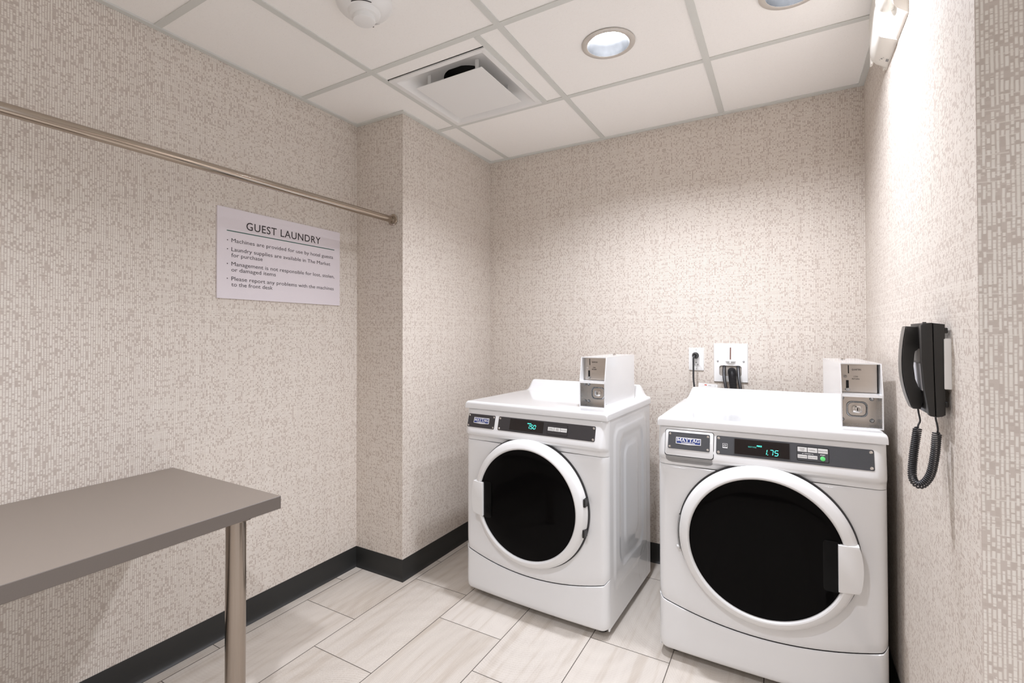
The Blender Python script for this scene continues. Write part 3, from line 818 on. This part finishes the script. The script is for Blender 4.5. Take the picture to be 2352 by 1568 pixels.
    prof_side = [(0, 0), (0, zm), (sl, ch), (dl, ch), (dl, 0)]
    b_ = bmesh.new()
    for xa in (0, cw-th):
        prism(b_, prof_side, lambda y, z: Q(xa, y, z), lambda y, z: Q(xa+th, y, z))
    def cbox(a, b): 
        v = box(b_, a, b); 
        for q in v: q.co = Vector(Q(*q.co))
    cbox((th, 0, 0), (cw-th, dl, th)); cbox((th, dl-th, th), (cw-th, dl, ch)); cbox((th, sl+.0005, ch-th), (cw-th, dl-th, ch))
    v8 = [(th, 0, zm-.008), (cw-th, 0, zm-.008), (cw-th, .074, zm-.003), (th, .074, zm-.003), (th, .0010, zm+.001), (cw-th, .0010, zm+.001), (cw-th, .074, zm+.003), (th, .074, zm+.003)]
    vv = [b_.verts.new(Q(*p)) for p in v8]
    for q in ((3,2,1,0),(4,5,6,7),(0,1,5,4),(1,2,6,5),(2,3,7,6),(3,0,4,7)): b_.faces.new([vv[i] for i in q])
    cb = obj('coin_box', b_, M['enamel'], t, None)
    bpy.data.objects.remove(e)
    # upper coin face, leaning with the front
    def U(a, b, off): # a across, b 0..1 up the slanted face
        return Q(a, .046 - off, zm+.003 + (ch-th-zm-.003)*b)
    b_ = bmesh.new(); prism(b_, [(th, 0), (cw-th-.004, 0), (cw-th-.004, 1), (th, 1)], lambda a, b: U(a, b, -.003), lambda a, b: U(a, b, 0)); obj('coin_slide_plate', b_, M['steel'], cb, None)
    b_ = bmesh.new(); 
    flat(b_, [(.0275, .66), (.0303, .66), (.0298, .95), (.0270, .95)], lambda a, b: U(a, b, .0006))
    obj('coin_slot', b_, M['dark'], cb, None); b_ = bmesh.new()
    flat(b_, [(.0215, .13), (.0295, .13), (.0290, .42), (.0215, .42)], lambda a, b: U(a, b, .0006)); obj('return_slot', b_, M['dark'], cb, None)
    b_ = bmesh.new(); lathe(b_, [(.0058, 0), (.0058, .004), (.0045, .0055), (0, .0055)], 20, lambda a, b, h: U(.0195+a, .555+b/.098, h)); obj('return_knob', b_, M['chrome'], cb, 40)
    b_ = bmesh.new(); lathe(b_, [(.0075, 0), (.0070, .004), (.0055, .006), (0, .006)], 20, lambda a, b, h: U(.0258+a, .10+b/.098*.8, h)); obj('return_latch', b_, M['zinc'], cb, 40)
    b_ = bmesh.new(); ml = lambda a, b: U(a, b/.098, .0008)
    text_bm(b_, 'QUARTERS', ml, .038, .0755, width=.0255, height=.0062); text_bm(b_, 'COIN', ml, .0485, .0520, width=.0120, height=.0050, align='CENTER'); text_bm(b_, 'RETURN', ml, .0485, .0440, width=.0200, height=.0050, align='CENTER')
    obj('coin_lettering', b_, M['ink'], cb, None)
    # lower vault face with lock
    yv = .072
    b_ = bmesh.new(); vv = box(b_, (th, yv, th), (cw-th, yv+.003, zm-.006))
    for q in vv: q.co = Vector(Q(*q.co))
    obj('vault_door', b_, M['steel'], cb, None)
    b_ = bmesh.new()
    for a in ((th, .001, th), (cw-th-.0012, .001, th)):
        vv = box(b_, a, (a[0]+.0012, yv, zm-.008)); 
        for q in vv: q.co = Vector(Q(*q.co))
    vv = box(b_, (th, .001, th), (cw-th, yv, th+.0012))
    for q in vv: q.co = Vector(Q(*q.co))
    obj('vault_lining', b_, M['zinc'], cb, None)
    lx, lz = .0555, .054
    b_ = bmesh.new()
    rs = [(rrect(.060, .054, .016, 5, lx, lz), .0), (rrect(.058, .052, .016, 5, lx, lz), .0035), (rrect(.053, .047, .015, 5, lx, lz), .0045), (rrect(.044, .038, .012, 5, lx, lz), -.004), (rrect(.034, .030, .010, 5, lx, lz), -.006)]
    VV = [[b_.verts.new(Q(a, yv-h, b)) for a, b in pts_] for pts_, h in rs]
    nn_ = len(VV[0])
    for A, B in zip(VV[:-1], VV[1:]):
        for k in range(nn_): b_.faces.new((A[k], A[(k+1) % nn_], B[(k+1) % nn_], B[k]))
    b_.faces.new(VV[-1]); obj('lock_cup', b_, M['zinc'], cb, 40)
    b_ = bmesh.new(); prism(b_, rrect(.027, .025, .007, 5, lx, lz), lambda a, b: Q(a, yv+.006, b), lambda a, b: Q(a, yv-.007, b), bev=.0015); obj('lock', b_, M['chrome'], cb, 40)
    b_ = bmesh.new(); lathe(b_, [(.0075, 0), (.0075, .003), (.006, .004), (0, .004)], 24, lambda a, b, h: Q(lx+a, yv-.007-h, lz+b)); obj('lock_cylinder', b_, M['steel'], cb, 40)
    b_ = bmesh.new(); flat(b_, [(lx-.0014, lz-.0048), (lx+.0014, lz-.0048), (lx+.0014, lz+.0048), (lx-.0014, lz+.0048)], lambda a, b: Q(a, yv-.0114, b)); obj('keyhole', b_, M['dark'], cb, None)
    for bxx in (.0135, cw-.0175):
        for bzz in (.018, zm-.020):
            b_ = bmesh.new(); lathe(b_, [(.0068, 0), (.0064, .0025), (.0045, .0042), (.0018, .0038), (0, .0030)], 18, lambda a, b, h: Q(bxx+a, yv-h, bzz+b)); obj('bolt', b_, M['zinc'], cb, 40)
    b_ = bmesh.new(); lathe(b_, [(.0075, 0), (.0072, .0035), (.005, .0055), (.0, .0055)], 20, lambda a, b, h: Q(cw*.45+a, dl-.10+b, ch+h)); obj('top_bolt', b_, M['chrome'], cb, 40)
    if dry:
        b_ = bmesh.new(); lathe(b_, [(.0030, 0), (.0028, .0012), (0, .0014)], 14, lambda a, b, h: Q(cw+h, .012+a, .019+b)); obj('side_screw', b_, M['zinc'], cb, 40)
    return t
machine('clothes_dryer', 'white front-loading dryer with its price display at 1.50, nearer the column', (-1.2851, 1.8902, 0), -.03985)
machine('washing_machine', 'white front-loading washer with its price display at 1.75, beside the right wall', (-.4147, 1.8948, 0), .01553)

# ------------------------------------------------------------------ outlet and cord, washer box and hoses
def wy(o): return YB - o
t = thing('wall_outlet', 'small white electrical outlet on the back wall with one plug in', 'outlet', (-.3883, YB, 1.0718))
b_ = bmesh.new(); prism(b_, rrect(.0730, .1155, .003, 4), lambda a, b: (a, 0, b), lambda a, b: (a*.96, -.006, b*.965), bev=.001); obj('cover_plate', b_, M['plate_w'], t, 40)
b_ = bmesh.new(); prism(b_, rrect(.0335, .0670, .003, 4), lambda a, b: (a, -.004, b), lambda a, b: (a, -.0078, b), bev=.0006); rc = obj('receptacle', b_, M['plastic'], t, 40)
b_ = bmesh.new(); mo = lambda a, b: (a, -.0080, b)
lathe(b_, [(.0026, 0), (0, 0)], 12, lambda a, b, h: (a, -.0080, b-.0165)); flat(b_, [(.0055, -.031), (.0072, -.031), (.0072, -.0235), (.0055, -.0235)], mo); flat(b_, [(.0072, -.0280), (.0115, -.0280), (.0115, -.0264), (.0072, -.0264)], mo)
flat(b_, [(-.0070, -.031), (-.0055, -.031), (-.0055, -.0235), (-.0070, -.0235)], mo); obj('socket_slots', b_, M['ink'], rc, None)
for dz in (.0475, -.0475):
    b_ = bmesh.new(); lathe(b_, [(.0022, .0055), (.0018, .0068), (0, .0068)], 12, lambda a, b, h: (a, -h, dz+b)); obj('screw', b_, M['zinc'], t, 40)
t = thing('power_cord', 'black power cord hanging from the outlet behind the washer', 'power cord', (-.3883, YB, 1.0718))
b_ = bmesh.new(); lathe(b_, [(0, .0082), (.0155, .0082), (.0160, .014), (.0150, .020), (.0105, .030), (.0100, .037), (.0, .037)], 28, lambda a, b, h: (a-.002, -h, .0190+b)); obj('plug', b_, M['black'], t, 40)
b_ = bmesh.new(); lathe(b_, [(.0164, .0145), (.0168, .0165), (.0164, .0190)], 28, lambda a, b, h: (a-.002, -h, .0190+b)); obj('plug_band', b_, M['grey'], t, 40)
b_ = bmesh.new(); tube(b_, smooth_path([(-.002, -.030, .019), (-.004, -.044, .016), (-.0065, -.050, .004), (-.0065, -.050, -.020), (-.0068, -.050, -.055), (-.007, -.049, -.095), (-.003, -.052, -.135), (.004, -.056, -.20), (.004, -.06, -.45), (.02, -.06, -.80), (.05, -.05, -1.066)], 8), .0045, 10); obj('cord', b_, M['hose'], t, 40)

t = thing('laundry_outlet_box', 'square white washer hookup box on the back wall with hoses inside', 'outlet box', (-.2305, YB, 1.0570))
b_ = bmesh.new(); o_, i_2 = rrect(.1540, .1900, .002, 6), rrect(.0995, .0515, .011, 6, -.0015, -.0390)
A = [b_.verts.new((a, 0, b)) for a, b in o_]; B = [b_.verts.new((a*.965, -.0065, b*.972)) for a, b in o_]
D = [b_.verts.new((a, -.0065, b)) for a, b in i_2]; E_ = [b_.verts.new((a, .0, b)) for a, b in i_2]
n = len(A)
for P_, Q_ in ((A, B), (B, D), (D, E_)):
    for k in range(n): b_.faces.new((P_[k], P_[(k+1) % n], Q_[(k+1) % n], Q_[k]))
obj('face_plate', b_, M['plate_w'], t, 40)
b_ = bmesh.new(); flat(b_, i_2, lambda a, b: (a, -.0008, b)); obj('recess', b_, M['boxin'], t, None)
b_ = bmesh.new()
hood = []
for k in range(9):
    q = k/8; z = .0760-.068*q; hw = .0235-.0075*math.sin(PI*min(1, q*1.05)); dp = .0065+.0105*q**.8
    hood.append([(-hw, -.0060, z), (-hw*.72, -dp, z), (-.0035, -dp-.001, z), (.0035, -dp-.001, z), (hw*.72, -dp, z), (hw, -.0060, z)])
hood.append([(-.022, -.0060, .003), (-.016, -.0085, .003), (-.0035, -.0085, .003), (.0035, -.0085, .003), (.016, -.0085, .003), (.022, -.0060, .003)])
grid(b_, hood); obj('valve_hood', b_, M['plate_w'], t, 30)
b_ = bmesh.new(); quad(b_, ((-.0028, -.0085, .0755), (.0028, -.0085, .0755), (.0028, -.0190, .0100), (-.0028, -.0190, .0100))); obj('valve_slot', b_, M['brass'], t, None)
b_ = bmesh.new(); tube(b_, [(0, -.012, .0180), (0, -.026, .0080), (0, -.030, .0)], .0030, 10); obj('valve_lever', b_, M['plastic'], t, 40)
for sx in (-1, 1):
    b_ = bmesh.new(); lathe(b_, [(.0046, .0060), (.0042, .0082), (.0018, .0080), (0, .0072)], 16, lambda a, b, h: (sx*.0575+a, -h, .0075+b)); obj('screw', b_, M['zinc'], t, 40)
HB = (-.2305, YB, 1.0570)
def hose(name, label, ctrl, r, n=14, rib=False):
    b_ = bmesh.new()
    if rib:
        p = smooth_path(ctrl, 44); tube(b_, p, r, 24, rf=lambda i: r*(1.0 if i % 4 < 2 else .80))
    else: tube(b_, smooth_path(ctrl, 8), r, n)
    o = obj(name, b_, M['hose'], None, 60 if not rib else 40); o.location = HB
    return tag(o, label, 'hose')
hose('supply_hose', 'smooth black water hose left of the ribbed drain hose', [(-.029, -.0015, -.0145), (-.029, -.0055, -.0260), (-.0285, -.016, -.045), (-.026, -.035, -.075), (-.018, -.052, -.115), (-.010, -.060, -.17), (-.008, -.064, -.45), (-.01, -.064, -.70)], .0072)
hose('supply_hose', 'smooth black water hose right of the ribbed drain hose', [(.0325, -.0015, -.0145), (.033, -.0055, -.0260), (.035, -.016, -.045), (.039, -.035, -.080), (.046, -.052, -.120), (.050, -.060, -.17), (.052, -.064, -.45), (.05, -.064, -.70)], .0072)
hose('drain_hose', 'thick ribbed black drain hose from the middle of the hookup box', [(.004, -.002, -.050), (.006, -.016, -.040), (.0085, -.032, -.042), (.0105, -.046, -.060), (.013, -.055, -.095), (.017, -.060, -.135), (.020, -.064, -.22), (.022, -.066, -.36)], .0182, rib=True)
t = thing('leaflet', 'small white printed leaflet tucked behind the washer top', 'leaflet', (-.317, 2.56, .945))
b_ = bmesh.new(); M3 = Matrix.Rotation(.06, 4, 'Y')
vv = box(b_, (-.050, -.001, -.06), (.036, .001, .0125)); 
for q in vv: q.co = M3 @ q.co
obj('sheet', b_, M['plate_w'], t, None)
b_ = bmesh.new(); fl = lambda a, b: tuple(M3 @ Vector((a, -.0014, b)))
flat(b_, [(-.023, .0035), (-.012, .0030), (-.012, .0075), (-.022, .0078)], fl); obj('red_mark', b_, M['red'], t, None)
b_ = bmesh.new()
for a in (-.004, 0, .004, .024): flat(b_, [(a, .003), (a+.0025, .003), (a+.0025, .006), (a, .006)], fl)
obj('print', b_, M['grey'], t, None)

# ------------------------------------------------------------------ wall telephone
t = thing('wall_telephone', 'black corded wall telephone on the right wall above the washer', 'telephone', (XR, 1.42, 1.02))
def L3(x, y, z): return (x-XR, y-1.42, z-1.02)
b_ = bmesh.new(); box(b_, L3(.2935, 1.384, 1.0790), L3(XR, 1.480, 1.1873), bev=.0012, seg=1); obj('wall_plate', b_, M['plate_w'], t, None)
def side_prism(name, pts, ya, yb, mat, bev=.002, parent=t):
    b_ = bmesh.new(); prism(b_, pts, lambda x, z: L3(x, yb, z), lambda x, z: L3(x, ya, z), bev=bev); return obj(name, b_, mat, parent, 40)
rear = [(.2955, 1.0235), (.2960, 1.2185), (.2765, 1.2215), (.2780, 1.12), (.2800, 1.0175), (.2900, 1.0195)]
body = side_prism('rear_housing', rear, 1.387, 1.510, M['phone'])
front = [(.2790, 1.0175), (.2757, 1.2222), (.2600, 1.2215), (.2562, 1.2160), (.2572, 1.14), (.2610, 1.08), (.2690, 1.0210), (.2710, 1.0190)]
side_prism('front_housing', front, 1.389, 1.4060, M['phone'])
cradle = [(.2785, 1.0185), (.2765, 1.2215), (.2600, 1.2215), (.2610, 1.18), (.2635, 1.14), (.2680, 1.06), (.2700, 1.022)]
cr = side_prism('cradle', cradle, 1.4055, 1.510, M['phone'])
b_ = bmesh.new(); vv = [L3(.2628, 1.4075, 1.131), L3(.2628, 1.506, 1.131), L3(.2664, 1.506, 1.070), L3(.2664, 1.4075, 1.070)]
quad(b_, vv); obj('index_card', b_, M['card'], t, None)
b_ = bmesh.new(); quad(b_, [L3(.2611, 1.4075, 1.164), L3(.2611, 1.506, 1.164), L3(.2628, 1.506, 1.136), L3(.2628, 1.4075, 1.136)]); obj('faceplate', b_, M['phone_l'], t, None)
b_ = bmesh.new(); box(b_, L3(.268, 1.433, 1.2205), L3(.274, 1.440, 1.2245)); obj('hook_tab', b_, M['black'], t, None)
for dz in (1.205, 1.046):
    b_ = bmesh.new(); box(b_, L3(.2945, 1.3885, dz-.006), L3(.3010, 1.396, dz+.006), bev=.002); obj('rear_stud', b_, M['black'], t, None)
# handset: a bowed bar whose two ends reach the cradle
def hs(z):
    q = (z-1.128)/.090
    out = .2325 + .0085*q*q + (.006*max(0, -q)**2.2)
    return out
outl, inl = [], []
for k in range(25):
    z = 1.0270 + (1.2155-1.0270)*k/24; outl.append((hs(z), z))
inn = [(.2660, 1.2140), (.2670, 1.1800), (.2650, 1.1665), (.2575, 1.1640), (.2525, 1.1600), (.2510, 1.1520), (.2520, 1.125), (.2548, 1.095), (.2570, 1.078), (.2610, 1.070), (.2680, 1.066), (.2700, 1.045), (.2640, 1.0270)]
pts = outl + inn
hsb = bmesh.new(); prism(hsb, pts, lambda x, z: L3(x, 1.4860, z), lambda x, z: L3(x, 1.4400, z), bev=.003)
hand = obj('handset', hsb, M['phone'], t, 40)
b_ = bmesh.new(); rows = []
for k in range(25):
    z = 1.029 + (1.214-1.029)*k/24; x = hs(z)
    rows.append([L3(x-.0012, 1.4440, z), L3(x-.0022, 1.463, z), L3(x-.0012, 1.4820, z)])
grid(b_, rows); obj('handset_back', b_, M['phone_l'], hand, 60)
# cord: plain leads and a coiled loop
cp = smooth_path([L3(.2600, 1.448, 1.032), L3(.2612, 1.448, 1.020), L3(.2640, 1.448, 1.000), L3(.2600, 1.445, .990), L3(.2560, 1.440, .970), L3(.2490, 1.432, .925), L3(.2450, 1.425, .885), L3(.2470, 1.418, .868), L3(.2550, 1.412, .862), L3(.2650, 1.408, .872), L3(.2740, 1.405, .895), L3(.2800, 1.403, .935), L3(.2830, 1.402, .975), L3(.2850, 1.402, .988), L3(.2840, 1.402, 1.000), L3(.2820, 1.402, 1.012), L3(.2815, 1.402, 1.024)], 14)
lens_ = [0]
for a, b in zip(cp[:-1], cp[1:]): lens_.append(lens_[-1]+(b-a).length)
tot = lens_[-1]
def at(s):
    for i in range(len(cp)-1):
        if lens_[i+1] >= s: return cp[i].lerp(cp[i+1], (s-lens_[i])/max(1e-9, lens_[i+1]-lens_[i])), (cp[i+1]-cp[i]).normalized()
    return cp[-1], (cp[-1]-cp[-2]).normalized()
s0, s1 = .048, tot-.040
hel = []; pitch = .0043; NT_ = int((s1-s0)/pitch); per = 12
nv = Vector((1, 0, 0))
for i in range(int(NT_*per)+1):
    s = s0+(s1-s0)*i/(NT_*per); p, tn = at(s)
    p2, tb = at(min(s+.006, tot)); p1, _ = at(max(s-.006, 0)); tn = (p2-p1).normalized()
    nv = (nv - tn*nv.dot(tn)).normalized(); bv = tn.cross(nv); a = 2*PI*i/per
    ramp = min(1, i/10, (NT_*per-i)/10)
    hel.append(p + (nv*math.cos(a)+bv*math.sin(a))*.0070*ramp)
lead = [at(s0*k/12)[0] for k in range(12)]; tail = [at(s1+(tot-s1)*k/12)[0] for k in range(1, 13)]
b_ = bmesh.new(); tube(b_, lead + hel + tail, .00185, 7); obj('coiled_cord', b_, M['hose'], t, 60)

# ------------------------------------------------------------------ emergency light
t = thing('emergency_light', 'cream emergency light unit high on the right wall', 'emergency light', (XR, 1.92, 2.10))
def E3(x, y, z): return (x-XR, y-1.92, z-2.10)
b_ = bmesh.new()
# section (x, z) runs under the box; stations along the wall
st = []
for y, f, up in ((2.100, .45, 0), (2.090, .80, 0), (2.078, .93, 0), (2.05, 1.0, 0), (1.98, 1.05, 0), (1.915, 1.1, 0), (1.905, 1.1, 0), (1.893, 1.1, .75), (1.880, 1.1, 1), (1.79, 1.12, 1), (1.770, 1.08, .9), (1.760, .95, .5), (1.754, .7, 0)):
    d = .052*f
    st.append([E3(XR, y, 2.2830), E3(XR-d*.9, y, 2.2830), E3(XR-d, y, 2.272), E3(XR-d, y, 2.215+.015*up), E3(XR-d*.98, y, 2.150+.066*up), E3(XR-d*.90, y, 2.133+.072*up), E3(XR-d*(.72-.32*up), y, 2.122+.062*up), E3(XR-.002-.006*up, y, 2.101), E3(XR, y, 2.101)])
V = grid(b_, st); b_.faces.new(V[0][::-1]); b_.faces.new(V[-1])
hou = obj('housing', b_, M['cream'], t, 35)
b_ = bmesh.new(); box(b_, E3(XR-.003, 1.753, 2.0995), E3(XR-.0002, 2.102, 2.2835)); obj('back_plate', b_, M['cream'], t, None)
for yy in (2.104, ):
    for xx in (XR-.005, XR-.040):
        b_ = bmesh.new(); box(b_, E3(xx-.004, yy-.012, 2.104 if xx > XR-.02 else 2.128), E3(xx+.003, yy+.012, 2.20), bev=.002); obj('end_rib', b_, M['cream'], hou, 40)
b_ = bmesh.new()
lathe(b_, [(.0, .036), (.012, .034), (.022, .0285), (.030, .0195), (.0345, .008), (.036, -.004), (.036, -.02)], 36, lambda a, b, h: E3(XR-.030-h*.60+a*.75, 1.826+b*1.2, 2.196-h*.80-a*.60))
obj('lamp_head', b_, M['cream'], t, 50)
ub = lambda d, y: E3(XR-.002-d, y, 2.101+.021*(d/.037) - .0006)
b_ = bmesh.new()
for d, y in ((.024, 2.045), (.0205, 2.035), (.017, 2.025)): 
    lathe(b_, [(.0026 if d == .0205 else .0014, 0), (0, 0)], 12, lambda a, b, h: ub(d+a, y+b))
flat(b_, [(.002, 2.030), (.009, 2.030), (.009, 2.046), (.002, 2.046)], ub); obj('marking', b_, M['grey'], hou, None)
